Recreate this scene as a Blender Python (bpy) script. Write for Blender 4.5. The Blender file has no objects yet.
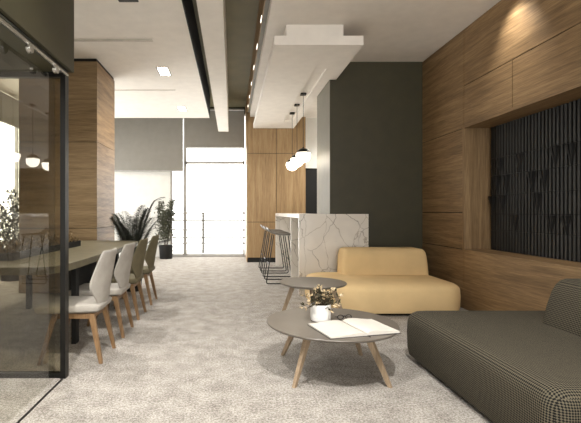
import bpy, bmesh, math, random
from mathutils import Vector, Matrix
PI = math.pi
C = bpy.context.scene.collection
CH = 1.15           # camera height
H = 3.32            # lower ceiling
HU = 3.84           # upper ceiling
XW = 2.75           # right wall

# ------------------------------------------------------------------ materials
def lin(c):
    return tuple(((v/255)/12.92 if v/255 <= .04045 else ((v/255+.055)/1.055)**2.4) for v in c) + (1,)
MATS = {}
def base(name, rgb, rough=.6, metal=0, spec=.5):
    m = bpy.data.materials.new(name); m.use_nodes = True
    b = m.node_tree.nodes['Principled BSDF']
    b.inputs['Base Color'].default_value = lin(rgb)
    b.inputs['Roughness'].default_value = rough
    b.inputs['Metallic'].default_value = metal
    b.inputs['Specular IOR Level'].default_value = spec
    MATS[name] = m
    return m, m.node_tree.nodes, m.node_tree.links, b
def coords(n, l, scale, rot=(0,0,0)):
    t = n.new('ShaderNodeTexCoord'); mp = n.new('ShaderNodeMapping')
    mp.inputs['Scale'].default_value = scale; mp.inputs['Rotation'].default_value = rot
    l.new(t.outputs['Object'], mp.inputs['Vector']); return mp.outputs[0]
def ramp(n, l, src, stops):
    r = n.new('ShaderNodeValToRGB'); cr = r.color_ramp
    while len(cr.elements) < len(stops): cr.elements.new(.5)
    for e, (p, c) in zip(cr.elements, stops):
        e.position = p; e.color = lin(c)
    l.new(src, r.inputs[0]); return r.outputs[0]
def noise(n, l, vec, scale, detail=4, rough=.55, dist=0):
    t = n.new('ShaderNodeTexNoise'); t.inputs['Scale'].default_value = scale
    t.inputs['Detail'].default_value = detail; t.inputs['Roughness'].default_value = rough
    t.inputs['Distortion'].default_value = dist
    l.new(vec, t.inputs['Vector']); return t.outputs[0]
def bump(n, l, b, src, strength, dist=.01):
    u = n.new('ShaderNodeBump'); u.inputs['Strength'].default_value = strength
    u.inputs['Distance'].default_value = dist
    l.new(src, u.inputs['Height']); l.new(u.outputs[0], b.inputs['Normal'])
def plain(name, rgb, rough=.6, metal=0, var=.06, sc=6, bmp=0, spec=.5):
    m, n, l, b = base(name, rgb, rough, metal, spec)
    v = coords(n, l, (1,1,1))
    f = noise(n, l, v, sc, 3)
    lo = tuple(max(0, c*(1-var)) for c in rgb); hi = tuple(min(255, c*(1+var)) for c in rgb)
    l.new(ramp(n, l, f, [(.3, lo), (.7, hi)]), b.inputs['Base Color'])
    if bmp: bump(n, l, b, noise(n, l, v, sc*25, 2), bmp, .002)
    return m
def wood(name, dark, mid, light, axis, rough=.5, sc=1.0):
    m, n, l, b = base(name, mid, rough, 0, .35)
    s = [14*sc]*3; s['xyz'.index(axis)] = .9*sc
    v = coords(n, l, s)
    f1 = noise(n, l, v, 1.0, 6, .6, .6)
    s2 = [150*sc]*3; s2['xyz'.index(axis)] = 5*sc
    f2 = noise(n, l, coords(n, l, s2), 1.0, 3, .6)
    mx = n.new('ShaderNodeMath'); mx.operation = 'MULTIPLY_ADD'
    mx.inputs[1].default_value = .45; l.new(f2, mx.inputs[0])
    ml = n.new('ShaderNodeMath'); ml.operation = 'MULTIPLY'; ml.inputs[1].default_value = .55
    l.new(f1, ml.inputs[0]); l.new(ml.outputs[0], mx.inputs[2])
    l.new(ramp(n, l, mx.outputs[0], [(.36, dark), (.5, mid), (.64, light)]), b.inputs['Base Color'])
    bump(n, l, b, f2, .12, .002)
    return m
def emit(name, rgb, strength):
    m, n, l, b = base(name, rgb, .4)
    b.inputs['Emission Color'].default_value = lin(rgb)
    b.inputs['Emission Strength'].default_value = strength
    return m

wood('oak_wall_y', (106,83,56), (137,110,77), (164,135,98), 'y')
wood('oak_wall_z', (112,88,60), (138,112,80), (160,133,98), 'z')
wood('oak_x', (112,92,66), (140,118,88), (160,138,106), 'x')
wood('oak_z', (128,102,70), (154,126,90), (172,146,108), 'z')
wood('oak_leg', (100,76,50), (130,101,70), (154,124,90), 'z', sc=2)
wood('oak_pale', (126,108,86), (150,130,106), (170,150,126), 'z', sc=2)
plain('white_paint', (238,232,224), .75, var=.015)
plain('white_wall', (226,224,218), .7, var=.015)
plain('green_paint', (62,58,38), .55, var=.05, bmp=.05)
plain('green_ceiling', (122,116,92), .7, var=.06, sc=2)
plain('taupe_glare_shade', (124,120,108), .5, var=.03)  # colour stands for glare on the green wall's side and shade under the step
plain('black_metal', (30,29,27), .35, .6)
plain('black_matte', (20,19,17), .8, var=.1)
plain('shadow_gap', (22,19,16), .9, var=.1)
plain('grey_blind', (142,138,130), .8, var=.02, bmp=.05)
plain('rail_grey', (112,110,106), .5, .2)
plain('frame_grey', (166,163,158), .5, .2)
plain('steel', (190,188,182), .25, .9)
plain('ceramic', (228,226,222), .35, var=.04, sc=18)
plain('soil', (42,34,26), .95, var=.25, sc=60, bmp=.5)
plain('table_taupe', (102,95,86), .38, var=.03)
plain('table_edge', (70,63,55), .5)
plain('dining_top', (104,97,75), .42, var=.08, sc=8)
plain('yellow_fabric', (226,197,148), .85, var=.03, sc=3, bmp=.25, spec=.2)
plain('light_fabric', (166,161,153), .85, var=.04, sc=10, bmp=.3, spec=.2)
plain('olive_fabric', (112,105,84), .85, var=.05, sc=10, bmp=.3, spec=.2)
plain('palm_leaf', (42,46,30), .55, var=.25, sc=9)
plain('shrub_leaf', (66,68,50), .6, var=.3, sc=20)
plain('moss_leaf', (112,92,58), .8, var=.35, sc=30)
plain('stem_brown', (70,56,38), .8, var=.2)
plain('dry_petal', (200,182,150), .8, var=.2, sc=40)
plain('dry_leaf', (62,58,40), .8, var=.3, sc=40)
plain('paper', (208,203,193), .8, var=.015)
plain('ink', (36,34,34), .6)
plain('stool_seat', (108,102,94), .35, .25, var=.08)
plain('balcony_stone', (205,203,198), .8)
plain('slat_black', (36,34,31), .5, var=.12)
plain('slat_back', (18,17,15), .7, var=.1)
plain('grille', (196,189,178), .6)
emit('lamp_glow', (255,243,222), 5)
emit('downlight_glow', (255,244,226), 14)
emit('strip_glow', (255,244,226), 2)

# carpet
m, n, l, b = base('carpet', (172,164,153), .95, 0, .1)
v = coords(n, l, (1,1,1))
f1 = noise(n, l, v, 75, 5, .75)
f2 = noise(n, l, v, 7, 4, .65)
f3 = noise(n, l, v, 240, 2, .7)
mx = n.new('ShaderNodeMath'); mx.operation='MULTIPLY_ADD'; mx.inputs[1].default_value=.5
l.new(f1, mx.inputs[0])
ml = n.new('ShaderNodeMath'); ml.operation='MULTIPLY_ADD'; ml.inputs[1].default_value=.16
l.new(f2, ml.inputs[0])
mm = n.new('ShaderNodeMath'); mm.operation='MULTIPLY'; mm.inputs[1].default_value=.34; l.new(f3, mm.inputs[0])
l.new(mm.outputs[0], ml.inputs[2]); l.new(ml.outputs[0], mx.inputs[2])
l.new(ramp(n, l, mx.outputs[0], [(.40,(100,94,87)), (.5,(164,158,150)), (.60,(212,207,200))]), b.inputs['Base Color'])
bump(n, l, b, mx.outputs[0], .7, .02)

# marble
m, n, l, b = base('marble', (228,222,214), .25)
v = coords(n, l, (1,1,1))
nz = n.new('ShaderNodeTexNoise'); nz.inputs['Scale'].default_value=1.6; nz.inputs['Detail'].default_value=5
l.new(v, nz.inputs['Vector'])
va = n.new('ShaderNodeVectorMath'); va.operation='MULTIPLY_ADD'; va.inputs[1].default_value=(.42,.42,.42)
l.new(nz.outputs['Color'], va.inputs[0]); l.new(v, va.inputs[2])
vo = n.new('ShaderNodeTexVoronoi'); vo.feature='DISTANCE_TO_EDGE'; vo.inputs['Scale'].default_value=2.3
l.new(va.outputs[0], vo.inputs['Vector'])
mask = noise(n, l, v, 2.3, 2)
c1 = ramp(n, l, vo.outputs['Distance'], [(0,(120,114,106)), (.005,(196,189,180)), (.014,(226,220,211))])
mixn = n.new('ShaderNodeMix'); mixn.data_type='RGBA'
mr = n.new('ShaderNodeMapRange'); mr.inputs[1].default_value=.38; mr.inputs[2].default_value=.52
l.new(mask, mr.inputs[0]); l.new(mr.outputs[0], mixn.inputs[0])
mixn.inputs[6].default_value = lin((236,230,221)); l.new(c1, mixn.inputs[7])
vo2 = n.new('ShaderNodeTexVoronoi'); vo2.feature='DISTANCE_TO_EDGE'; vo2.inputs['Scale'].default_value=3.1
mp2 = n.new('ShaderNodeMapping'); mp2.inputs['Rotation'].default_value=(.4,.7,.2); mp2.inputs['Scale'].default_value=(1,1,.6)
l.new(va.outputs[0], mp2.inputs[0]); l.new(mp2.outputs[0], vo2.inputs['Vector'])
c2 = ramp(n, l, vo2.outputs['Distance'], [(0,(176,170,162)), (.006,(226,221,214)), (.012,(255,255,255))])
mul = n.new('ShaderNodeMix'); mul.data_type='RGBA'; mul.blend_type='MULTIPLY'; mul.inputs[0].default_value=.8
l.new(mixn.outputs[2], mul.inputs[6]); l.new(c2, mul.inputs[7]); l.new(mul.outputs[2], b.inputs['Base Color'])

# woven dark fabric
m, n, l, b = base('dark_weave', (80,76,66), .9, 0, .15)
tc = n.new('ShaderNodeTexCoord')
def weave(axis):
    sep = n.new('ShaderNodeSeparateXYZ'); l.new(tc.outputs['Object'], sep.inputs[0])
    o = [sep.outputs[i] for i in range(3) if i != axis]
    k = []
    for op in ('ADD', 'SUBTRACT'):
        q = n.new('ShaderNodeMath'); q.operation = op; l.new(o[0], q.inputs[0]); l.new(o[1], q.inputs[1]); k.append(q.outputs[0])
    cmb = n.new('ShaderNodeCombineXYZ'); l.new(k[0], cmb.inputs[0]); l.new(k[1], cmb.inputs[1]); cmb.inputs[2].default_value = .001
    c = n.new('ShaderNodeTexChecker'); c.inputs['Scale'].default_value = 88
    c.inputs['Color1'].default_value = (0,0,0,1); c.inputs['Color2'].default_value = (1,1,1,1)
    l.new(cmb.outputs[0], c.inputs['Vector']); return c.outputs['Color']
ns = n.new('ShaderNodeSeparateXYZ'); l.new(tc.outputs['Normal'], ns.inputs[0])
def pick(axis, thr, a, c):
    ab = n.new('ShaderNodeMath'); ab.operation = 'ABSOLUTE'; l.new(ns.outputs[axis], ab.inputs[0])
    gt = n.new('ShaderNodeMath'); gt.operation = 'GREATER_THAN'; gt.inputs[1].default_value = thr; l.new(ab.outputs[0], gt.inputs[0])
    x = n.new('ShaderNodeMix'); x.data_type = 'RGBA'; l.new(gt.outputs[0], x.inputs[0]); l.new(a, x.inputs[6]); l.new(c, x.inputs[7]); return x.outputs[2]
pat = pick(2, .6, pick(0, .7, weave(1), weave(0)), weave(2))
l.new(ramp(n, l, pat, [(0,(22,21,19)), (1,(92,86,72))]), b.inputs['Base Color'])
bump(n, l, b, pat, .4, .003)

# glass: thin pane, tinted transparent with fresnel reflection
def glass(name, tint, ior):
    m = bpy.data.materials.new(name); m.use_nodes = True; n = m.node_tree.nodes; l = m.node_tree.links
    n.clear(); o = n.new('ShaderNodeOutputMaterial'); mix = n.new('ShaderNodeMixShader')
    t = n.new('ShaderNodeBsdfTransparent'); t.inputs[0].default_value = lin(tint)
    g = n.new('ShaderNodeBsdfGlossy'); g.inputs['Roughness'].default_value = .0
    fr = n.new('ShaderNodeFresnel'); fr.inputs[0].default_value = ior
    ge = n.new('ShaderNodeNewGeometry'); sb = n.new('ShaderNodeMath'); sb.operation='SUBTRACT'; sb.inputs[0].default_value=1
    ml = n.new('ShaderNodeMath'); ml.operation='MULTIPLY'
    l.new(ge.outputs['Backfacing'], sb.inputs[1]); l.new(sb.outputs[0], ml.inputs[0]); l.new(fr.outputs[0], ml.inputs[1])
    l.new(ml.outputs[0], mix.inputs[0]); l.new(t.outputs[0], mix.inputs[1]); l.new(g.outputs[0], mix.inputs[2])
    l.new(mix.outputs[0], o.inputs[0]); MATS[name] = m
glass('tinted_glass', (226,223,212), 1.6)
glass('door_glass', (252,252,250), 1.6)
glass('clear_glass', (250,250,248), 1.2)

# ------------------------------------------------------------------ mesh helpers
def obj(name, bm, mat, parent=None, smooth=False, loc=None):
    me = bpy.data.meshes.new(name)
    bmesh.ops.recalc_face_normals(bm, faces=bm.faces)
    bm.to_mesh(me); bm.free()
    mats = mat if isinstance(mat, (list, tuple)) else [mat]
    for k in mats: me.materials.append(MATS[k])
    if smooth:
        for p in me.polygons: p.use_smooth = True
        try: me.set_sharp_from_angle(angle=math.radians(40))
        except Exception: pass
    o = bpy.data.objects.new(name, me); C.objects.link(o)
    if parent: o.parent = parent
    if loc: o.location = loc
    return o
def box(x0,x1,y0,y1,z0,z1, bm=None, bev=0, seg=2, mi=0):
    own = bm is None
    b = bmesh.new()
    vs = [b.verts.new((x,y,z)) for z in (z0,z1) for y in (y0,y1) for x in (x0,x1)]
    for f in ((0,1,3,2),(4,5,7,6),(0,1,5,4),(2,3,7,6),(0,2,6,4),(1,3,7,5)):
        b.faces.new([vs[i] for i in f])
    if bev: bmesh.ops.bevel(b, geom=b.edges[:], offset=bev, segments=seg, affect='EDGES', profile=.6)
    for f in b.faces: f.material_index = mi
    if own: return b
    merge(bm, b); return bm
def merge(dst, src):
    mp = {v: dst.verts.new(v.co) for v in src.verts}
    for f in src.faces:
        try:
            g = dst.faces.new([mp[v] for v in f.verts]); g.material_index = f.material_index
        except ValueError: pass
    src.free()
def rings(bm, rr, cap0=True, cap1=True, mi=0, closed=True):
    R = [[bm.verts.new(p) for p in r] for r in rr]
    k = len(R[0])
    for a, c in zip(R, R[1:]):
        for i in range(k if closed else k-1):
            j = (i+1) % k
            bm.faces.new((a[i], a[j], c[j], c[i])).material_index = mi
    if cap0: bm.faces.new(R[0][::-1]).material_index = mi
    if cap1: bm.faces.new(R[-1]).material_index = mi
    return R
def lathe(prof, n=32, bm=None, c=(0,0,0), cap0=True, cap1=True, mi=0):
    bm = bm or bmesh.new()
    rings(bm, [[(c[0]+r*math.cos(2*PI*i/n), c[1]+r*math.sin(2*PI*i/n), c[2]+z) for i in range(n)] for r, z in prof], cap0, cap1, mi)
    return bm
def tube(pts, rad, bm=None, n=8, mi=0, square=False):
    bm = bm or bmesh.new()
    pts = [Vector(p) for p in pts]
    rads = rad if isinstance(rad, (list, tuple)) else [rad]*len(pts)
    rr = []; up = None
    for i, p in enumerate(pts):
        if i == 0: t = pts[1]-p
        elif i == len(pts)-1: t = p-pts[i-1]
        else: t = (pts[i+1]-p).normalized() + (p-pts[i-1]).normalized()
        t.normalize()
        if up is None: up = Vector((0,1,0)) if abs(t.y) < .9 else Vector((1,0,0))
        a = (up - t*up.dot(t)).normalized(); b_ = t.cross(a); up = a
        rr.append([p + (a*math.cos(2*PI*(k+.5)/n) + b_*math.sin(2*PI*(k+.5)/n))*rads[i] for k in range(n)])
    rings(bm, rr, True, True, mi)
    return bm
def smooth_path(pts, r=.03, seg=4):
    out = [Vector(pts[0])]
    for a, p, c in zip(pts, pts[1:], pts[2:]):
        a, p, c = Vector(a), Vector(p), Vector(c)
        d1 = (a-p).normalized(); d2 = (c-p).normalized()
        s, e = p+d1*r, p+d2*r
        for i in range(seg+1):
            t = i/seg
            out.append(s*(1-t)**2 + p*2*t*(1-t) + e*t*t)
    out.append(Vector(pts[-1])); return out
def rrect(w, d, r, n=8):
    pts = []
    r = min(r, w/2-.001, d/2-.001)
    for cx, cy, a0 in ((w/2-r, d/2-r, 0), (-w/2+r, d/2-r, PI/2), (-w/2+r, -d/2+r, PI), (w/2-r, -d/2+r, 3*PI/2)):
        for i in range(n+1):
            a = a0 + PI/2*i/n
            pts.append((cx+r*math.cos(a), cy+r*math.sin(a)))
    return pts
def cushion(w, d, r, layers, c=(0,0), bm=None):
    """layers: (z, inset, dx, dy)"""
    bm = bm or bmesh.new(); rr = []
    for L in layers:
        z, ins = L[0], L[1]; dx, dy = (L[2], L[3]) if len(L) > 2 else (0,0)
        rr.append([(x+c[0]+dx, y+c[1]+dy, z) for x, y in rrect(w-2*ins, d-2*ins, max(r-ins*.6,.02))])
    rings(bm, rr); return bm
def thing(name, label, cat, loc=(0,0,0), rz=0, group=None):
    o = bpy.data.objects.new(name, None); C.objects.link(o)
    o.empty_display_size = .1
    o.location = loc; o.rotation_euler = (0,0,rz)
    return tag(o, label, cat, group)
def tag(o, label, cat, group=None):
    o['label'] = label; o['category'] = cat
    if group: o['group'] = group
    return o
def struct(name, bm, mat, parent=None):
    o = obj(name, bm, mat, parent)
    if parent is None: o['kind'] = 'structure'
    return o
def dup(o, loc, rz=None, label=None):
    r = o.copy(); C.objects.link(r); r.location = loc
    if rz is not None: r.rotation_euler = (0,0,rz)
    if label: r['label'] = label
    for ch in list(o.children):
        c = ch.copy(); C.objects.link(c); c.parent = r
        for g in list(ch.children):
            d = g.copy(); C.objects.link(d); d.parent = c
    return r

# ------------------------------------------------------------------ room shell
XL, YN, YB = -4.2, -3.0, 10.9
struct('floor', box(XL-.1, XW+.5, YN-.1, YB+.05, -.12, 0), 'carpet')
struct('ceiling', box(XL-.1, XW+.5, YN-.1, YB+.3, HU, HU+.1), 'green_ceiling')
struct('ceiling_left', box(XL, -.518, YN, 9.81, H, HU-.002), 'white_paint')
struct('ceiling_right', box(.41, XW+.32, YN, 9.9, H, H+.10), 'white_paint')
bm = box(.361, XW+.3, YN, 9.7, H+.1, HU-.002)
struct('ceiling_step', bm, 'taupe_glare_shade')  # taupe paints in the shadow on the step's underside
struct('trim_1', box(.350, .361, YN, 9.7, H+.10, HU-.002), 'oak_z')
struct('trim_3', box(-.5175, -.505, YN, 9.81, H+.002, HU-.002), 'black_matte')
struct('ceiling_beam', box(-.33, -.085, YN, 10.3, 3.10, HU-.002), 'white_paint')

# right wall: oak panels with a niche.  Niche y 2.2..5.04, z .705..2.146
def rwall():
    bm = bmesh.new()
    g = .005
    NY0, NY1, NZ0, NZ1 = 1.9, 5.04, .705, 2.146
    pan = []
    for z0, z1 in ((0,.705),(.705,1.145),(1.145,2.146),(2.146,H)):      # far strip beside the green wall
        if z0 == 2.146: continue
        pan.append((5.04, 6.14, z0, z1))
    pan.append((5.04, 6.14, 2.146, H))
    for a, c in ((5.04, 2.9), (2.9, YN)): pan.append((c, a, 2.646, H))
    for a, c in ((5.04, 4.17), (4.17, 2.4), (2.4, YN)): pan.append((c, a, 2.146, 2.646))
    for a, c in ((5.04, 2.6), (2.6, YN)): pan.append((c, a, 0, .705))
    pan.append((YN, NY0, .705, 2.146))
    for y0, y1, z0, z1 in pan:
        box(XW, XW+.02, y0+g, y1-g, z0+g, z1-g, bm)
    # dark substrate behind the joints
    for y0, y1, z0, z1 in ((YN, NY0, 0, H), (NY1, 6.14, 0, H), (NY0, NY1, 0, NZ0), (NY0, NY1, NZ1, H)):
        box(XW+.012, XW+.10, y0, y1, z0, z1, bm, mi=1)
    return bm
struct('wall_right', rwall(), ['oak_wall_y', 'shadow_gap'])
NY0, NY1, NZ0, NZ1 = 1.9, 5.04, .705, 2.146
struct('trim_4', box(XW-.001, XW+.34, NY1-.002, NY1+.03, NZ0, NZ1), 'oak_wall_z')
struct('trim_5', box(XW-.001, XW+.34, NY0-.03, NY0+.002, NZ0, NZ1), 'oak_wall_z')
struct('trim_6', box(XW-.001, XW+.34, NY0-.03, NY1+.03, NZ1-.002, NZ1+.03), 'oak_wall_y')
struct('trim_7', box(XW-.001, XW+.34, NY0-.03, NY1+.03, NZ0-.03, NZ0+.002), 'oak_wall_y')
struct('wall_niche', box(XW+.341, XW+.37, NY0-.05, NY1+.05, NZ0-.05, NZ1+.05), 'shadow_gap')
struct('wall_right_far', box(XW, XW+.1, 7.1, 10.2, 0, H), 'white_wall')
# green wall block; window glare on its side is put in as taupe
bm = box(1.416, XW+.1, 6.14, 6.16, 0, H)
bm2 = box(1.416, XW+.1, 6.16, 7.08, 0, H, mi=1); merge(bm, bm2)
struct('wall_green', bm, ['green_paint', 'taupe_glare_shade'])
# far end behind the bar: white wall with a black door
bm = bmesh.new()
box(2.62, XW+.1, 9.80, 9.9, 0, H, bm); box(1.69, 2.62, 9.80, 9.9, 2.16, H, bm)
struct('wall_bar', bm, 'white_wall')
d = struct('door_1', box(1.695, 2.615, 9.84, 9.88, .005, 2.155), 'black_matte')
bm = tube([(1.83,9.80,1.02),(1.95,9.80,1.02)], .009); tube([(1.83,9.845,1.02),(1.83,9.80,1.02)], .009, bm)
obj('door_handle', bm, 'steel', d)
# window wall at the far end
bm = bmesh.new()
box(XL, -3.2, YB, YB+.2, 0, HU, bm)
box(-3.2, -1.585, YB, YB+.2, 0, 3.66, bm)
struct('wall_back', bm, 'white_wall')
struct('trim_2', box(-3.2, .34, YB-.02, YB+.2, 3.66, HU-.002), 'green_paint')
struct('wall_back_sill', box(-1.585, .34, YB-.02, YB+.2, 0, .045), 'frame_grey')
struct('wall_back_corner', box(.34, XW+.1, YB, YB+.2, 0, HU), 'white_wall')
def window(name, x0, x1, z0, z1, y, tr=(), mull=()):
    bm = bmesh.new(); w = .022
    box(x0, x0+2*w, y-.03, y+.03, z0, z1, bm); box(x1-2*w, x1, y-.03, y+.03, z0, z1, bm)
    box(x0, x1, y-.03, y+.03, z0, z0+w, bm); box(x0, x1, y-.03, y+.03, z1-w, z1, bm)
    for t in tr: box(x0, x1, y-.03, y+.03, t-.03, t+.03, bm)
    o = struct(name, bm, 'frame_grey')
    obj('window_pane', box(x0+w, x1-w, y-.004, y+.004, z0+w, z1-w), 'clear_glass', o)
window('window_1', -1.21, .33, .045, 3.66, YB+.08, (2.42,))
window('window_2', -1.585, -1.21, .045, 3.66, YB+.08)
# left wall: long window strip behind the oak pillar
bm = bmesh.new()
box(XL-.15, XL, YN, 6.2, 0, HU, bm); box(XL-.15, XL, 10.6, YB, 0, HU, bm)
box(XL-.15, XL, 6.2, 10.6, 0, .25, bm); box(XL-.15, XL, 6.2, 10.6, 3.3, HU, bm)
struct('wall_left', bm, 'white_wall')
bm = bmesh.new()
for y in (6.2, 7.3, 8.4, 9.5, 10.56): box(XL-.1, XL-.04, y, y+.04, .25, 3.3, bm)
box(XL-.1, XL-.04, 6.2, 10.6, .25, .29, bm); box(XL-.1, XL-.04, 6.2, 10.6, 3.26, 3.3, bm)
o = struct('window_3', bm, 'frame_grey')
obj('window_pane', box(XL-.075, XL-.065, 6.22, 10.58, .27, 3.28), 'clear_glass', o)
# wall behind the camera; its wide unseen window is added for fill light
bm = bmesh.new()
box(XL, -1.0, YN-.15, YN, 0, HU, bm); box(2.7, XW+.1, YN-.15, YN, 0, HU, bm)
box(-1.0, 2.7, YN-.15, YN, 0, .1, bm); box(-1.0, 2.7, YN-.15, YN, 3.25, HU, bm)
struct('wall_near', bm, 'white_wall')
window('window_fill', -1.0, 2.7, .1, 3.25, YN-.08)

# oak pillar on the left
bm = bmesh.new()
PX0, PX1, PY0, PY1 = -3.01, -1.906, 6.0, 6.9
box(PX0+.012, PX1-.012, PY0+.012, PY1-.012, 0, H, bm, mi=1)
for z0, z1 in ((0,.92),(.92,2.14),(2.14,H-.04)):
    box(PX0, PX1, PY0, PY1, z0+.004, z1-.004, bm)
bm.normal_update()
for f in bm.faces:
    if abs(f.normal.x) > .9 and f.material_index == 0: f.material_index = 2
struct('wall_pillar', bm, ['oak_x', 'shadow_gap', 'oak_wall_y'])

# green bulkhead over sliding glass
struct('wall_bulkhead', box(-1.30, -1.10, YN, 2.96, 2.12, H), 'green_paint')
struct('wall_lintel', box(XL, -1.30, 2.90, 2.99, 2.12, H), 'green_paint')

# ------------------------------------------------------------------ glass partition
t = thing('glass_partition', 'fixed glass wall in a black metal frame in front of the dining table', 'partition', (-1.167,2.96,0))
obj('post', box(-.018,.018,-.03,.03,0,2.12), 'black_metal', t)
bm = box(-3.03,-.018,-.02,.02,0,.035); box(-3.03,-.018,-.02,.02,2.085,2.12,bm); box(-3.03,-2.99,-.02,.02,.035,2.085,bm)
obj('frame', bm, 'black_metal', t)
obj('glass_pane', box(-2.99,-.02,-.004,.004,.035,2.085), 'tinted_glass', t)
t = thing('sliding_door', 'sliding clear glass door hanging from rollers on a steel rail', 'door', (-1.167,1.5,0))
obj('glass_pane', box(-.051,-.039,-1.6,1.40,.015,2.06), 'door_glass', t)
obj('rail', tube([(.035,-2.6,2.092),(.035,1.42,2.092)], .011, n=12), 'steel', t)
bm = box(-.02,.045,-3.0,1.43,2.112,2.119); obj('rail_bracket', bm, 'black_metal', t)
for y in (.88, 1.23, -.4):
    r = obj('roller', lathe([(.001,-.012),(.026,-.012),(.028,0),(.026,.012),(.001,.012)], 20), 'steel', t, True)
    r.rotation_euler = (0,PI/2,0); r.location = (.035, y, 2.066)
t = tag(obj('floor_track', box(-1.172,-1.160,YN+.1,2.92,.0005,.006), 'black_metal'), 'thin dark floor track in the carpet under the sliding door', 'track')

# ------------------------------------------------------------------ ceiling fittings
# slab over the bar
t = thing('ceiling_canopy', 'white floating ceiling slab with recessed slot hung above the marble bar', 'ceiling panel', (.99,4.85,3.056))
X0, X1, T = .483-.99, 1.5-.99, .106
sx0, sx1, sy0, sy1 = 1.09-.99, 1.262-.99, 5.66-4.85, 8.95-4.85
YE = 9.68-4.85
bm = bmesh.new()
box(X0, sx0, 0, YE, 0, T, bm)
box(sx0, sx1, 0, sy0, 0, T, bm); box(sx0, sx1, sy1, YE, 0, T, bm)
box(sx1, X1, 0, 6.12-4.85, 0, T, bm); box(sx1, 1.405-.99, 6.12-4.85, YE, 0, T, bm)
box(sx0, sx1, sy0, sy1, .03, T, bm)
obj('slab', bm, 'white_paint', t)
obj('neck', box(.63-.99, 1.29-.99, .07, YE-.1, T, H-3.056-.001), 'white_paint', t)
# pendants
def pendant():
    t = thing('pendant_lamp', '', 'lamp', (0,0,0), group='globe pendants over the bar')
    obj('canopy', box(-.045,.045,-.045,.045,-.028,0, bev=.004), 'black_metal', t)
    obj('cord', tube([(0,0,-.02),(0,0,-.89)], .004, n=6), 'black_metal', t)
    r = .117; zc = -1.012
    pr = [(.001, zc-r)] + [(r*math.cos(a), zc+r*math.sin(a)) for a in [math.radians(-80+i*6) for i in range(17)]]
    obj('glass_globe', lathe(pr, 32), 'lamp_glow', t, True)
    r2 = r+.002
    pr = [(r2*math.cos(a), zc+r2*math.sin(a)) for a in [math.radians(24+i*5.5) for i in range(12)]] + [(.014, zc+r2+.004), (.008, zc+r2+.02), (.004, zc+r2+.022)]
    obj('lamp_cap', lathe(pr, 32), 'black_metal', t, True)
    return t
p0 = pendant()
zc = 3.056+.03
for i, (x, y, lb) in enumerate(((1.164,6.94,'nearest and lowest looking of three half black glowing globe pendants over bar'),
                        (1.169,7.64,'middle of three half black glowing globe pendants over bar'),
                        (1.174,8.29,'farthest of three half black glowing globe pendants over bar, beside the oak cabinet'))):
    if i == 0: p0.location = (x,y,zc-.001); p0['label'] = lb
    else: dup(p0, (x,y,zc-.001), 0, lb)
# square downlights
def downlight():
    t = thing('ceiling_downlight', '', 'light', group='recessed downlights in the left ceiling')
    bm = bmesh.new()
    w, d = .092, .2
    for a in ((-w,w,-d,-d+.02),(-w,w,d-.02,d),(-w,-w+.02,-d+.02,d-.02),(w-.02,w,-d+.02,d-.02),(-w+.02,w-.02,-.008,.008)):
        box(*a, -.006, 0, bm)
    obj('frame', bm, 'frame_grey', t)
    bm = box(-w+.02,w-.02,-d+.02,-.008,-.002,0); box(-w+.02,w-.02,.008,d-.02,-.002,0,bm)
    obj('lamp', bm, 'downlight_glow', t)
    return t
d0 = downlight()
for i, (y, lb) in enumerate(((6.555,'lit rectangular downlight nearer the camera, in ceiling beside the oak pillar'),
                 (8.92,'lit rectangular downlight farther away, near the end of the left ceiling'),
                 (4.17,'dark framed downlight cut off at the top edge of the view'))):
    if i == 0: d0.location = (-1.05,y,H-.0005); d0['label'] = lb
    elif i == 1: dup(d0, (-1.05,y,H-.0005), 0, lb)
    else:
        u = thing('ceiling_downlight', lb, 'light', (-1.06,y,H-.0005), group='recessed downlights in the left ceiling')
        obj('frame', box(-.1,.1,-.2,.2,-.012,0), 'black_metal', u)
# air slots
for (x0,x1,y,lb) in ((-2.9,-.99,5.355,'long pale air slot across the left ceiling, nearer the camera'),
                     (-2.2,-1.0,7.56,'thin air slot across the left ceiling behind the oak pillar')):
    t = thing('air_vent', lb, 'vent', ((x0+x1)/2,y,H-.0005), group='ceiling air slots')
    hw = (x1-x0)/2; hd = .055 if y < 6 else .03
    bm = box(-hw,hw,-hd,-hd+.01,-.006,0); box(-hw,hw,hd-.01,hd,-.006,0,bm)
    box(-hw,-hw+.01,-hd,hd,-.006,0,bm); box(hw-.01,hw,-hd,hd,-.006,0,bm)
    obj('frame', bm, 'white_paint', t)
    obj('grille', box(-hw+.01,hw-.01,-hd+.01,hd-.01,-.003,0), 'grille', t)
# little lamps along the oak step
YS = (4.2,5.06,5.9,6.75,7.6,8.45,9.2)
words = ('nearest','second','third','fourth','fifth','sixth','farthest')
for y, wd in zip(YS, words):
    tag(obj('strip_lamp', box(.345,.3515,-.08,.08,0,.02), 'strip_glow', loc=(0,y,3.435)),
        wd+' small strip lamp from the camera on the oak fascia of ceiling recess', 'light', 'strip lamps on the oak ceiling step')

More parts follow.
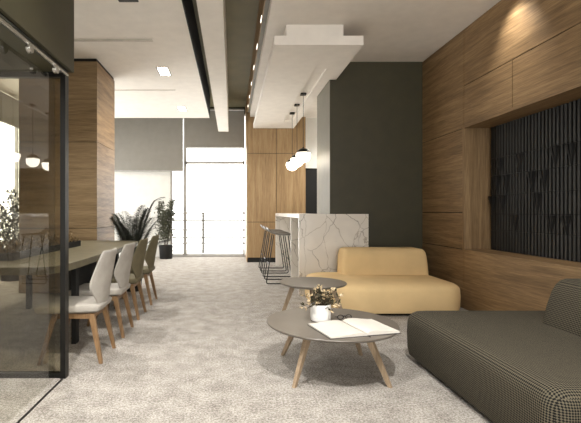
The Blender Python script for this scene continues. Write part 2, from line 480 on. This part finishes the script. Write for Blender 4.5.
# ------------------------------------------------------------------ blinds
for (x0,x1,z0,lb) in ((-3.18,-1.24,2.20,'wide grey roller blind hanging low over white wall'),
                      (-1.19,.31,2.79,'short grey roller blind hanging over the tall right window')):
    t = thing('roller_blind', lb, 'blind', ((x0+x1)/2, YB-.12, z0), group='grey roller blinds')
    w = (x1-x0)/2
    obj('fabric', box(-w,w,-.003,.003,0,3.7-z0), 'grey_blind', t)
    obj('bottom_bar', box(-w,w,-.012,.012,-.02,.01, bev=.003), 'frame_grey', t)
    b_ = lathe([(.03,-w),(.03,w)], 16); o = obj('roller_tube', b_, 'frame_grey', t, True)
    o.rotation_euler = (0,PI/2,0); o.location = (0,0,3.74-z0)
t = thing('roller_blind', 'dark grey blind at the left window seen through the glass wall', 'blind', (XL+.06, 8.4, 2.79), group='grey roller blinds')
obj('fabric', box(-.003,.003,-2.2,2.2,0,.52), 'grey_blind', t)
obj('bottom_bar', box(-.012,.012,-2.2,2.2,-.02,.0), 'frame_grey', t)

# ------------------------------------------------------------------ balcony outside
struct('floor_balcony', box(-5.5, 2.9, YB+.2, 13.2, -.12, -.02), 'balcony_stone')
t = thing('balcony_railing', 'grey metal railing with thin horizontal rails outside the window', 'railing', (-.4,12.1,-.02))
for z in (1.14,.93,.66,.44,.28): obj('rail', tube([(-4,0,z),(3,0,z)], .022), 'rail_grey', t)
for x in (-3.2,-1.8,-.42,.98,2.3):
    obj('post', box(x-.035,x+.035,-.02,.02,0,1.15), 'rail_grey', t)

# ------------------------------------------------------------------ oak cupboard wall at the back
t = thing('tall_cabinet', 'tall oak cupboard wall with black plinth behind the bar', 'cabinet', (1.015,9.7,0))
obj('body', box(-.66,.655,.02,1.19,.0,HU-.012), 'black_matte', t)
obj('side_panel', box(-.675,-.661,.019,1.19,.0,HU-.01), 'oak_z', t)
obj('side_panel', box(.656,.668,.019,1.19,.0,HU-.01), 'oak_z', t)
obj('plinth', box(-.66,.655,.012,.03,0,.10), 'black_matte', t)
zz = ((.105,.92),(.92,2.49),(2.49,HU-.02))
for x0, x1 in ((-.675,-.002),(.002,.665)):
    for z0, z1 in zz:
        obj('door', box(x0+.003,x1-.003,0,.018,z0+.005,z1-.005), 'oak_z', t)
# shade in the door gaps is put in by the black body colour

# ------------------------------------------------------------------ marble bar
t = thing('bar_counter', 'white veined marble bar counter behind the yellow sofa', 'counter', (.93,5.9,0))
W_, L_, ZT = .965, 3.2, 1.122
W2 = .475
bm = box(0,W_,0,.235,ZT-.055,ZT); box(0,W2,.235,L_,ZT-.055,ZT,bm)
obj('countertop', bm, 'marble', t)
obj('front_panel', box(0,W_,.0,.055,0,ZT-.055), 'marble', t)
obj('side_panel', box(0,W2,.80,.85,0,ZT-.055), 'marble', t)
obj('side_panel', box(0,W2,L_-.06,L_,0,ZT-.055), 'marble', t)
obj('back_panel', box(.42,.46,.055,.80,0,ZT-.055), 'marble', t)
obj('back_panel', box(.42,.46,.85,L_-.06,0,ZT-.055), 'marble', t)

# ------------------------------------------------------------------ bar stools
def stool():
    t = thing('bar_stool', '', 'stool', group='bar stools at the marble bar')
    for s in (-1,1):
        pth = smooth_path([(-.14,s*.13,.775),(-.265,s*.22,.009),(.245,s*.22,.009),(.13,s*.13,.765)], .035)
        obj('leg_frame', tube(pth, .009, n=8), 'black_metal', t, True)
    obj('footrest', tube([(-.215,-.185,.31),(-.215,.185,.31)], .008), 'black_metal', t)
    obj('stretcher', tube([(.205,-.19,.31),(.205,.19,.31)], .008), 'black_metal', t)
    prof = [(-.235,.885),(-.205,.845),(-.16,.81),(-.08,.79),(0,.782),(.09,.782),(.16,.778),(.2,.765)]
    bm = bmesh.new(); N = 9
    def row(off):
        g = []
        for k, (x,z) in enumerate(prof):
            hw = .19 if 0 < k < 7 else .165
            g.append([(x, hw*(2*j/(N-1)-1), z+off+.02*(abs(2*j/(N-1)-1))**2.5) for j in range(N)])
        return g
    top, bot = row(0), row(-.016)
    VT = [[bm.verts.new(p) for p in r] for r in top]; VB = [[bm.verts.new(p) for p in r] for r in bot]
    K = len(prof)
    for i in range(K-1):
        for j in range(N-1):
            bm.faces.new((VT[i][j],VT[i][j+1],VT[i+1][j+1],VT[i+1][j]))
            bm.faces.new((VB[i][j],VB[i+1][j],VB[i+1][j+1],VB[i][j+1]))
    for i in range(K-1):
        for j in (0,N-1): bm.faces.new((VT[i][j],VT[i+1][j],VB[i+1][j],VB[i][j]))
    for j in range(N-1):
        for i in (0,K-1): bm.faces.new((VT[i][j],VT[i][j+1],VB[i][j+1],VB[i][j]))
    obj('seat', bm, 'stool_seat', t, True)
    return t
s0 = stool()
for i, (y, lb) in enumerate(((6.99,'wire legged bar stool nearest the camera at the marble bar'),
                             (7.73,'middle one of three wire legged bar stools at the marble bar'),
                             (8.45,'wire legged bar stool farthest from the camera, nearest the oak cabinet'))):
    if i == 0: s0.location = (.81,y,0); s0['label'] = lb
    else: dup(s0, (.81,y,0), 0, lb)

# ------------------------------------------------------------------ slat screen in the niche
t = thing('slat_screen', 'black vertical slat screen with small vee shapes filling the wall niche', 'screen', (XW+.339, 3.47, .706))
obj('backing', box(-.018,-.001,-1.55,1.555,0,1.438), 'slat_back', t)
rows = [0,.235,.421,.638,.86,1.064,1.438]
vees = [(501.5,3),(521,3.5),(557,4),(573,4)]
bm = bmesh.new(); pitch = .048
ny = int(3.08/pitch)
for k in range(ny):
    y = -1.52+k*pitch
    for z0, z1 in zip(rows, rows[1:]):
        box(-.05,-.018,y-.013,y+.013,z0+.004,z1-.004,bm)
sl = obj('slats', bm, 'slat_black', t)
V = [(501.5,4),(521,4),(557,4),(573,4),(498.5,3),(508,3),(533.5,3),(546,3),(494,2),(504,2),(539,2),(517,1),(553,1),(568,1)]
for px, r in V:
    y = min(3.05*425/(px-232) - 3.47, 1.51)
    z0, z1 = rows[r], rows[r+1]
    bm = bmesh.new(); hw = .040
    for s in (-1,1):
        q = [(s*hw,z1-.01),(s*(hw-.03),z1-.01),(0,z0+.03),(0,z0+.005)]
        a = [(-.085 if zz_ > z0+.1 else -.055, y+yy, zz_) for yy, zz_ in q]
        c_ = [(-.05, y+yy, zz_) for yy, zz_ in q]
        rings(bm, [a, c_])
    obj('vee_fin', bm, 'slat_back', t)

# ------------------------------------------------------------------ sofas
def sofa(label, mat, loc, rz, w, d, bw, bx, bd, cr=.2, zs=1, bh=.70, lean=.03):
    t = thing('sofa', label, 'sofa', loc, rz)
    seat = cushion(w, d, cr, [(z*zs, i) for z, i in [(.03,.03),(.04,.01),(.09,0),(.20,-.004),(.285,0),(.315,.008),(.338,.025),(.355,.05),(.366,.09),(.374,.16),(.379,.28),(.38,.42)]])
    obj('seat', seat, mat, t, True)
    obj('plinth', cushion(w-.16, d-.16, .12, [(0,0),(.06,0)]), 'black_matte', t)
    back = cushion(bw, bd, .06, [(.28,.0),(.36,.0,0,0),(bh-.20,.004,0,lean*.4),(bh-.10,.012,0,lean*.7),(bh-.05,.022,0,lean*.9),(bh-.022,.036,0,lean),(bh-.007,.06,0,lean),(bh,.10,0,lean)], (bx, d/2-bd/2-.02))
    obj('backrest', back, mat, t, True)
    return t
sofa('low yellow sofa with rounded seat and offset backrest before the marble bar', 'yellow_fabric', (1.775,5.22,0), 0, 1.64, 1.14, 1.09, .185, .40, .24, .94, .68)
sofa('dark grey woven fabric sofa along the oak wall at right', 'dark_weave', (2.02,2.60,0), -PI/2, 1.58, 1.30, 1.15, .26, .56, .09, 1.05, .71, .075)

# ------------------------------------------------------------------ round tables
def round_table(name, label, loc, r, h, rot, leg_out, leg_in):
    t = thing(name, label, 'table', loc, rot, 'round taupe side tables')
    obj('tabletop', lathe([(r-.05,h-.03),(r-.012,h-.018),(r-.001,h-.008),(r,h-.004),(r-.003,h),(.001,h)], 72), 'table_taupe', t, True)
    for k in range(4):
        a = PI/4 + k*PI/2
        c, s = math.cos(a), math.sin(a)
        L = bmesh.new()
        p1 = Vector((leg_in*c, leg_in*s, h-.028)); p0 = Vector((leg_out*c, leg_out*s, 0))
        rd = Vector((c,s,0)); td = Vector((-s,c,0))
        rr = []
        for p, a_, b_ in ((p0,.012,.011),(p1,.026,.017)):
            rr.append([p+rd*a_+td*b_, p-rd*a_+td*b_, p-rd*a_-td*b_, p+rd*a_-td*b_])
        rings(L, rr)
        obj('leg', L, 'oak_pale', t)
    bm = bmesh.new()
    for a in (PI/4, 3*PI/4):
        c, s = math.cos(a), math.sin(a); q = leg_in+.01
        tube([(-q*c,-q*s,h-.042),(q*c,q*s,h-.042)], .014, bm, 6)
    obj('cross_brace', bm, 'table_edge', t)
    return t
round_table('coffee_table', 'larger low round taupe table with open magazine and potted flowers', (.722,3.10,0), .468, .35, 0, .445, .28)
round_table('coffee_table', 'smaller taller round taupe table beside the yellow sofa', (.808,4.26,0), .332, .45, math.radians(38), .345, .19)

# plant pot with dried flowers
random.seed(5)
t = thing('flower_pot', 'small white cylindrical pot of dried beige flowers on the coffee table', 'plant pot', (.655,3.14,.351))
obj('pot', lathe([(.066,0),(.072,.004),(.074,.03),(.0745,.12),(.069,.121),(.068,.10),(.001,.10)], 40), 'ceramic', t, True)
obj('soil', lathe([(.001,.096),(.067,.106)],20,cap1=True), 'soil', t)
st = bmesh.new(); lf = bmesh.new()
def leaf(bm, p, d, ln, w, up=None):
    d = Vector(d).normalized(); up = Vector(up or (random.uniform(-1,1),random.uniform(-1,1),1))
    s = d.cross(up)
    if s.length < 1e-3: s = d.cross(Vector((1,0,0)))
    s.normalize(); nrm = s.cross(d)
    p = Vector(p)
    a = bm.verts.new(p); b_ = bm.verts.new(p+d*ln*.45+s*w); c_ = bm.verts.new(p+d*ln-nrm*ln*.12); e = bm.verts.new(p+d*ln*.45-s*w)
    m_ = bm.verts.new(p+d*ln*.5-nrm*w*.35)
    for q in ((a,b_,m_),(b_,c_,m_),(c_,e,m_),(e,a,m_)): bm.faces.new(q)
for k in range(60):
    a = random.uniform(0,2*PI); rr_ = random.uniform(.01,.145); z = random.uniform(.15,.27)-rr_*.5
    tip = Vector((rr_*math.cos(a)*1.0, rr_*math.sin(a)*.8, z))
    b0 = Vector((.02*math.cos(a),.02*math.sin(a),.10)); mid = (b0+tip)/2+Vector((0,0,.025))
    tube([b0,mid,tip], .0022, st, 4)
    for q in range(3):
        leaf(lf, mid+(tip-mid)*random.random(), (random.uniform(-1,1),random.uniform(-1,1),random.uniform(-.2,1)), random.uniform(.03,.055), random.uniform(.006,.011))
    if k % 5 < 4:
        ft = bmesh.new(); dr = (tip-mid).normalized()
        for q in range(6):
            leaf(ft, tip, dr+Vector((random.uniform(-.9,.9),random.uniform(-.9,.9),random.uniform(-.5,.9))), random.uniform(.018,.034), .0075)
        obj('flower', ft, 'dry_petal', t)
obj('stems', st, 'stem_brown', t); obj('leaves', lf, 'dry_leaf', t)

# open magazine
t = thing('open_magazine', 'open magazine with white pages lying on the larger round table', 'magazine', (.835,2.905,.351), math.radians(14))
def page(sgn, w, hh, z, lift, inset=0):
    bm = bmesh.new(); N = 14; top = []; bot = []
    for i in range(N+1):
        u = i/N
        zc_ = z + lift*math.sin(PI*min(1,u*1.15)**.6)*(1-u*.35)
        x = sgn*(.002+u*w)
        top.append(((x,-hh/2+inset,zc_),(x,hh/2-inset,zc_))); bot.append(((x,-hh/2+inset,.002),(x,hh/2-inset,.002)))
    VT = [[bm.verts.new(p) for p in q] for q in top]; VB = [[bm.verts.new(p) for p in q] for q in bot]
    for i in range(N):
        bm.faces.new((VT[i][0],VT[i+1][0],VT[i+1][1],VT[i][1])); bm.faces.new((VB[i][0],VB[i][1],VB[i+1][1],VB[i+1][0]))
        for j in (0,1): bm.faces.new((VT[i][j],VT[i+1][j],VB[i+1][j],VB[i][j]))
    bm.faces.new((VT[N][0],VT[N][1],VB[N][1],VB[N][0])); bm.faces.new((VT[0][0],VB[0][0],VB[0][1],VT[0][1]))
    return bm
obj('left_pages', page(-1,.262,.34,.010,.012), 'paper', t, True)
obj('right_pages', page(1,.235,.33,.014,.018), 'paper', t, True)
obj('cover', box(-.268,.242,-.174,.174,0,.002), 'ink', t)
obj('bookmark_ribbon', box(-.003,.004,-.20,-.15,.0,.004), 'ink', t)
# dark folded glasses by the spine
t = thing('eyeglasses', 'small black eyeglasses lying at the back edge of the open magazine', 'eyeglasses', (.835,3.155,.351), .2)
for s in (-1,1):
    pts = [(s*.032+.024*math.cos(a), .0, .02+.016*math.sin(a)) for a in [2*PI*i/16 for i in range(17)]]
    obj('rim', tube(pts, .0028, n=6), 'ink', t)
    obj('temple', tube([(s*.056,0,.024),(s*.052,.05,.012),(s*.02,.075,.004)], .0022, n=6), 'ink', t)
obj('bridge', tube([(-.008,0,.024),(0,0,.028),(.008,0,.024)], .0025, n=6), 'ink', t)

# ------------------------------------------------------------------ dining table
t = thing('dining_table', 'long olive beige dining table beside the row of chairs', 'table', (-1.9,4.52,0))
def superell(w, d, e, n=72):
    out = []
    for i in range(n):
        a = 2*PI*i/n; c, s = math.cos(a), math.sin(a)
        out.append((w/2*math.copysign(abs(c)**(2/e), c), d/2*math.copysign(abs(s)**(2/e), s)))
    return out
bm = bmesh.new()
rr = []
for z, ins in ((.69,.03),(.692,.004),(.748,0),(.75,.004)):
    rr.append([(x,y,z) for x, y in superell(1.29-2*ins, 2.9-2*ins, 9)])
rings(bm, rr)
obj('tabletop', bm, 'dining_top', t)
for x in (-.52,.52):
    for y in (-.78,.55):
        obj('leg', box(x-.02,x+.02,y-.04,y+.04,0,.69), 'black_matte', t)
obj('modesty_panel', box(.26,.30,-.35,.50,.12,.69), 'black_matte', t)
obj('beam', box(.26,.30,-.86,.86,.62,.69), 'black_matte', t)
# planter
t = thing('table_planter', 'long low dark tray of brown green moss plants on dining table', 'planter', (-1.93,4.25,.751))
bm = box(-.14,.14,-.78,.78,0,.012)
for a in ((-.14,-.128,-.78,.78),(.128,.14,-.78,.78),(-.128,.128,-.78,-.768),(-.128,.128,.768,.78)): box(*a,.012,.062,bm)
obj('tray', bm, 'black_matte', t)
obj('soil', box(-.126,.126,-.766,.766,.013,.045), 'soil', t)
random.seed(9); lf = bmesh.new()
for k in range(900):
    p = Vector((random.uniform(-.12,.12), random.uniform(-.75,.75), .045))
    hgt = .04+.09*abs(math.sin(p.y*7.3+p.x*9))*random.random()+.03*random.random()
    leaf(lf, p+Vector((0,0,hgt*random.random())), (random.uniform(-1,1),random.uniform(-1,1),random.uniform(.3,1.6)), random.uniform(.03,.06), random.uniform(.006,.014))
obj('foliage', lf, 'moss_leaf', t)

# ------------------------------------------------------------------ dining chairs
def chair(mat, label):
    t = thing('dining_chair', label, 'chair', group='dining chairs along the dining table')
    # seat
    bm = bmesh.new(); rr = []
    for z, ins in ((.372,.03),(.385,.008),(.415,0),(.428,.008),(.434,.03)):
        ring = []
        for x, y in rrect(.49-2*ins, .46-2*ins, .03-ins*.4, 5):
            f = 1 - .22*max(0,(x+.0)/.225)      # narrower towards the back
            ring.append((x-.05, y*f, z+ .012*(x/.22)**2*(1 if x>0 else .3)))
        rr.append(ring)
    rings(bm, rr); obj('seat', bm, mat, t, True)
    # backrest shell
    prof = [(.365,.11,.150,.0),(.40,.125,.165,.005),(.45,.14,.18,.012),(.51,.185,.194,.04),(.575,.235,.204,.075),(.62,.237,.214,.078),(.72,.214,.230,.06),(.80,.19,.244,.045),(.845,.178,.252,.036),(.855,.165,.254,.034)]
    N = 12; bm = bmesh.new(); F = []; B = []
    for k, (z, hw, xc, wr) in enumerate(prof):
        th = .028 if 0 < k < len(prof)-1 else .012
        fr, bk = [], []
        for j in range(N+1):
            u = 2*j/N-1
            x = xc - wr*abs(u)**1.8
            e = .6 if abs(u) > .99 else 1
            fr.append(bm.verts.new((x-th*e/2-.006*(1-u*u), u*hw, z))); bk.append(bm.verts.new((x+th*e/2, u*hw, z)))
        F.append(fr); B.append(bk)
    K = len(prof)
    for i in range(K-1):
        for j in range(N):
            bm.faces.new((F[i][j],F[i][j+1],F[i+1][j+1],F[i+1][j])); bm.faces.new((B[i][j],B[i+1][j],B[i+1][j+1],B[i][j+1]))
        for j in (0,N): bm.faces.new((F[i][j],F[i+1][j],B[i+1][j],B[i][j]))
    for j in range(N):
        for i in (0,K-1): bm.faces.new((F[i][j],F[i][j+1],B[i][j+1],B[i][j]))
    o = obj('backrest', bm, mat, t, True)
    md = o.modifiers.new('soft', 'SUBSURF'); md.levels = 1; md.render_levels = 1
    # timber
    for s in (-1,1):
        for fx, tx, fy, ty, tz, w0, w1 in ((.205,.125,.18,.155,.375,.013,.022),(-.25,-.15,.215,.16,.372,.012,.02)):
            p0 = Vector((fx, s*fy, 0)); p1 = Vector((tx, s*ty, tz)); L = bmesh.new()
            rings(L, [[p+Vector((a*w,b_*w*.8,0)) for a,b_ in ((1,1),(-1,1),(-1,-1),(1,-1))] for p,w in ((p0,w0),(p1,w1))])
            obj('leg', L, 'oak_leg', t)
    bm = box(-.17,.145,-.165,-.14,.335,.372); box(-.17,.145,.14,.165,.335,.372,bm)
    box(-.165,-.14,-.14,.14,.335,.372,bm); box(.115,.14,-.14,.14,.335,.372,bm)
    obj('seat_frame', bm, 'oak_leg', t)
    return t
lc = chair('light_fabric', 'light beige upholstered dining chair nearest the camera, beside the black glass post')
lc.location = (-1.2,3.41,0)
dup(lc, (-1.2,4.07,0), 0, 'light beige upholstered dining chair second from camera, behind the nearest one')
oc = chair('olive_fabric', 'olive upholstered dining chair third from camera, next to the light ones')
oc.location = (-1.2,4.71,0)
dup(oc, (-1.2,5.43,0), 0, 'olive upholstered dining chair farthest from the camera in the row')

# ------------------------------------------------------------------ plants
random.seed(3)
def pot(t, r, h, mat='black_matte'):
    obj('pot', lathe([(r*.85,0),(r*.88,.01),(r,h-.01),(r,h),(r*.9,h),(r*.88,h-.04),(.001,h-.04)], 32), mat, t, True)
t = thing('potted_palm', 'large dark feathery palm in a pot behind the dining table', 'plant', (-1.455,6.24,0))
pot(t, .14, .34)
for k in range(25):
    a = k*2.4; ln = random.uniform(.8,1.15); lean = random.uniform(.35,1.0)
    if k == 0: a, ln, lean = .15, 1.5, .36
    bm = bmesh.new(); pts = []
    N = 16
    ca, sa = math.cos(a), math.sin(a)
    el = random.choice((46,54,62,70,80)) + random.uniform(-4,4)
    if ca < -.25 and sa > -.35: el = max(el, 58)
    if sa < -.5: el = max(el, 68)
    ln = .72 + (el-45)/45*.42 + random.uniform(-.05,.05); el = math.radians(el)
    while ln*math.cos(el)*1.12*-ca > .30 and el < 1.5: el += .03
    if k == 0: a, el, ln = .25, math.radians(76), 1.32
    for i in range(N+1):
        u = i/N
        rad = ln*u*math.cos(el)*(1+.12*u*(el > .9)); z = .38 + ln*u*math.sin(el) - ln*.2*u**3*(.6+math.cos(el))
        if k == 0 and u > .8: rad += (u-.8)*.5; z -= (u-.8)**2*4*.4
        pts.append(Vector((rad*math.cos(a), rad*math.sin(a), z)))
    tube(pts, [.007*(1-.8*i/N) for i in range(N+1)], bm, 4)
    for i in range(4, N*4):
        u = i/(N*4); q = min(N-1,int(u*N)); p = pts[q].lerp(pts[q+1], u*N-q); d = (pts[q+1]-pts[q]).normalized()
        side = d.cross(Vector((0,0,1))).normalized()
        L = .19*math.sin(PI*(.12+.83*u))**.8
        for s in (-1,1):
            leaf(bm, p, d*.75+side*s*.8+Vector((0,0,-.25+random.uniform(-.12,.12))), L*random.uniform(.85,1.1), .009, (0,0,1))
    obj('frond', bm, 'palm_leaf', t)
def shrub(t, h0, h1, spread, n_st, leaves, mat='shrub_leaf', ll=.06):
    st = bmesh.new(); lf = bmesh.new()
    for k in range(n_st):
        a = k*2*PI/n_st+.4; top = h1*random.uniform(.78,1)
        b0 = Vector((.03*math.cos(a),.03*math.sin(a),h0)); tp = Vector((spread*.55*math.cos(a),spread*.55*math.sin(a),top))
        tube([b0,(b0+tp)/2+Vector((.02,0,0)),tp], .006, st, 5)
        for q in range(leaves):
            u = random.random()**.8; p = b0.lerp(tp,.15+.85*u)
            w = spread*.5*(1-.75*u)
            p = p+Vector((random.gauss(0,w*.6),random.gauss(0,w*.6),random.uniform(-.03,.05)))
            leaf(lf, p, (random.uniform(-1,1),random.uniform(-1,1),random.uniform(-.3,1.2)), random.uniform(.6,1.2)*ll, ll*.22)
    obj('stems', st, 'stem_brown', t); obj('foliage', lf, mat, t)
t = thing('potted_shrub', 'slim upright shrub in a black pot before the window', 'plant', (-1.63,10.5,0))
pot(t, .175, .33); shrub(t, .29, 1.46, .34, 6, 300, ll=.075)
t = thing('potted_shrub', 'leafy dark plant at the left window seen through the glass wall', 'plant', (-3.72,7.2,0))
pot(t, .2, .4); shrub(t, .36, 1.55, .5, 8, 130, 'palm_leaf', .09)

# ------------------------------------------------------------------ lights
def light(kind, loc, power, col=(1,.97,.93), size=.1, rot=(0,0,0), **kw):
    L = bpy.data.lights.new('lamp_light', kind); L.energy = power; L.color = col
    if kind == 'AREA': L.size = size
    else: L.shadow_soft_size = size
    for k, v in kw.items(): setattr(L, k, v)
    o = bpy.data.objects.new('lamp_light', L); o.location = loc; o.rotation_euler = rot; C.objects.link(o); return o
def portal(loc, rot, sx, sy):
    o = light('AREA', loc, 1, rot=rot); L = o.data; L.shape = 'RECTANGLE'; L.size = sx; L.size_y = sy; L.cycles.is_portal = True
portal((-.63,YB+.3,1.85), (-PI/2,0,0), 1.95, 3.6)
portal((XL-.16,8.4,1.8), (0,-PI/2,0), 3.05, 4.4)
portal((.85,YN-.2,1.675), (PI/2,0,0), 3.7, 3.15)
# downlights (ceiling spots of the lounge, plus a pair added to brighten the glass room; the two behind the camera throw the table's double shadow)
for x, y, pw in ((.75,1.2,190),(-.85,1.3,150),(1.9,2.2,20),(-2.4,1.3,90),(-2.4,-1,90)):
    light('SPOT', (x,y,H-.03), pw, size=.05, spot_size=math.radians(120), spot_blend=.6)
light('SPOT', (2.46,4.1,H-.03), 22, size=.05, spot_size=math.radians(80), spot_blend=1, rot=(0,math.radians(-30),0))
for y in (6.555,8.92): light('SPOT', (-1.05,y,H-.05), 70, size=.06, spot_size=math.radians(130), spot_blend=.8)
light('SPOT', (-1.9,4.4,H-.03), 110, size=.06, spot_size=math.radians(120), spot_blend=.8)
light('SPOT', (2.2,8.6,H-.03), 120, size=.1, spot_size=math.radians(140), spot_blend=.8)

w = bpy.data.worlds.new('sky'); bpy.context.scene.world = w; w.use_nodes = True
bg = w.node_tree.nodes['Background']; bg.inputs[0].default_value = (.99,.99,1,1); bg.inputs[1].default_value = 3.4

# ------------------------------------------------------------------ camera
cam = bpy.data.cameras.new('camera'); co = bpy.data.objects.new('camera', cam); C.objects.link(co)
co.location = (0,0,CH); co.rotation_euler = (PI/2,0,0)
cam.sensor_fit = 'HORIZONTAL'; cam.sensor_width = 36; cam.lens = 36*425/581
cam.shift_x = (290.5-232)/581; cam.shift_y = (212-211.5)/581
cam.clip_start = .05
S = bpy.context.scene; S.camera = co
S.view_settings.view_transform = 'Standard'; S.view_settings.look = 'None'
S.view_settings.gamma = 1; S.view_settings.exposure = 1.05
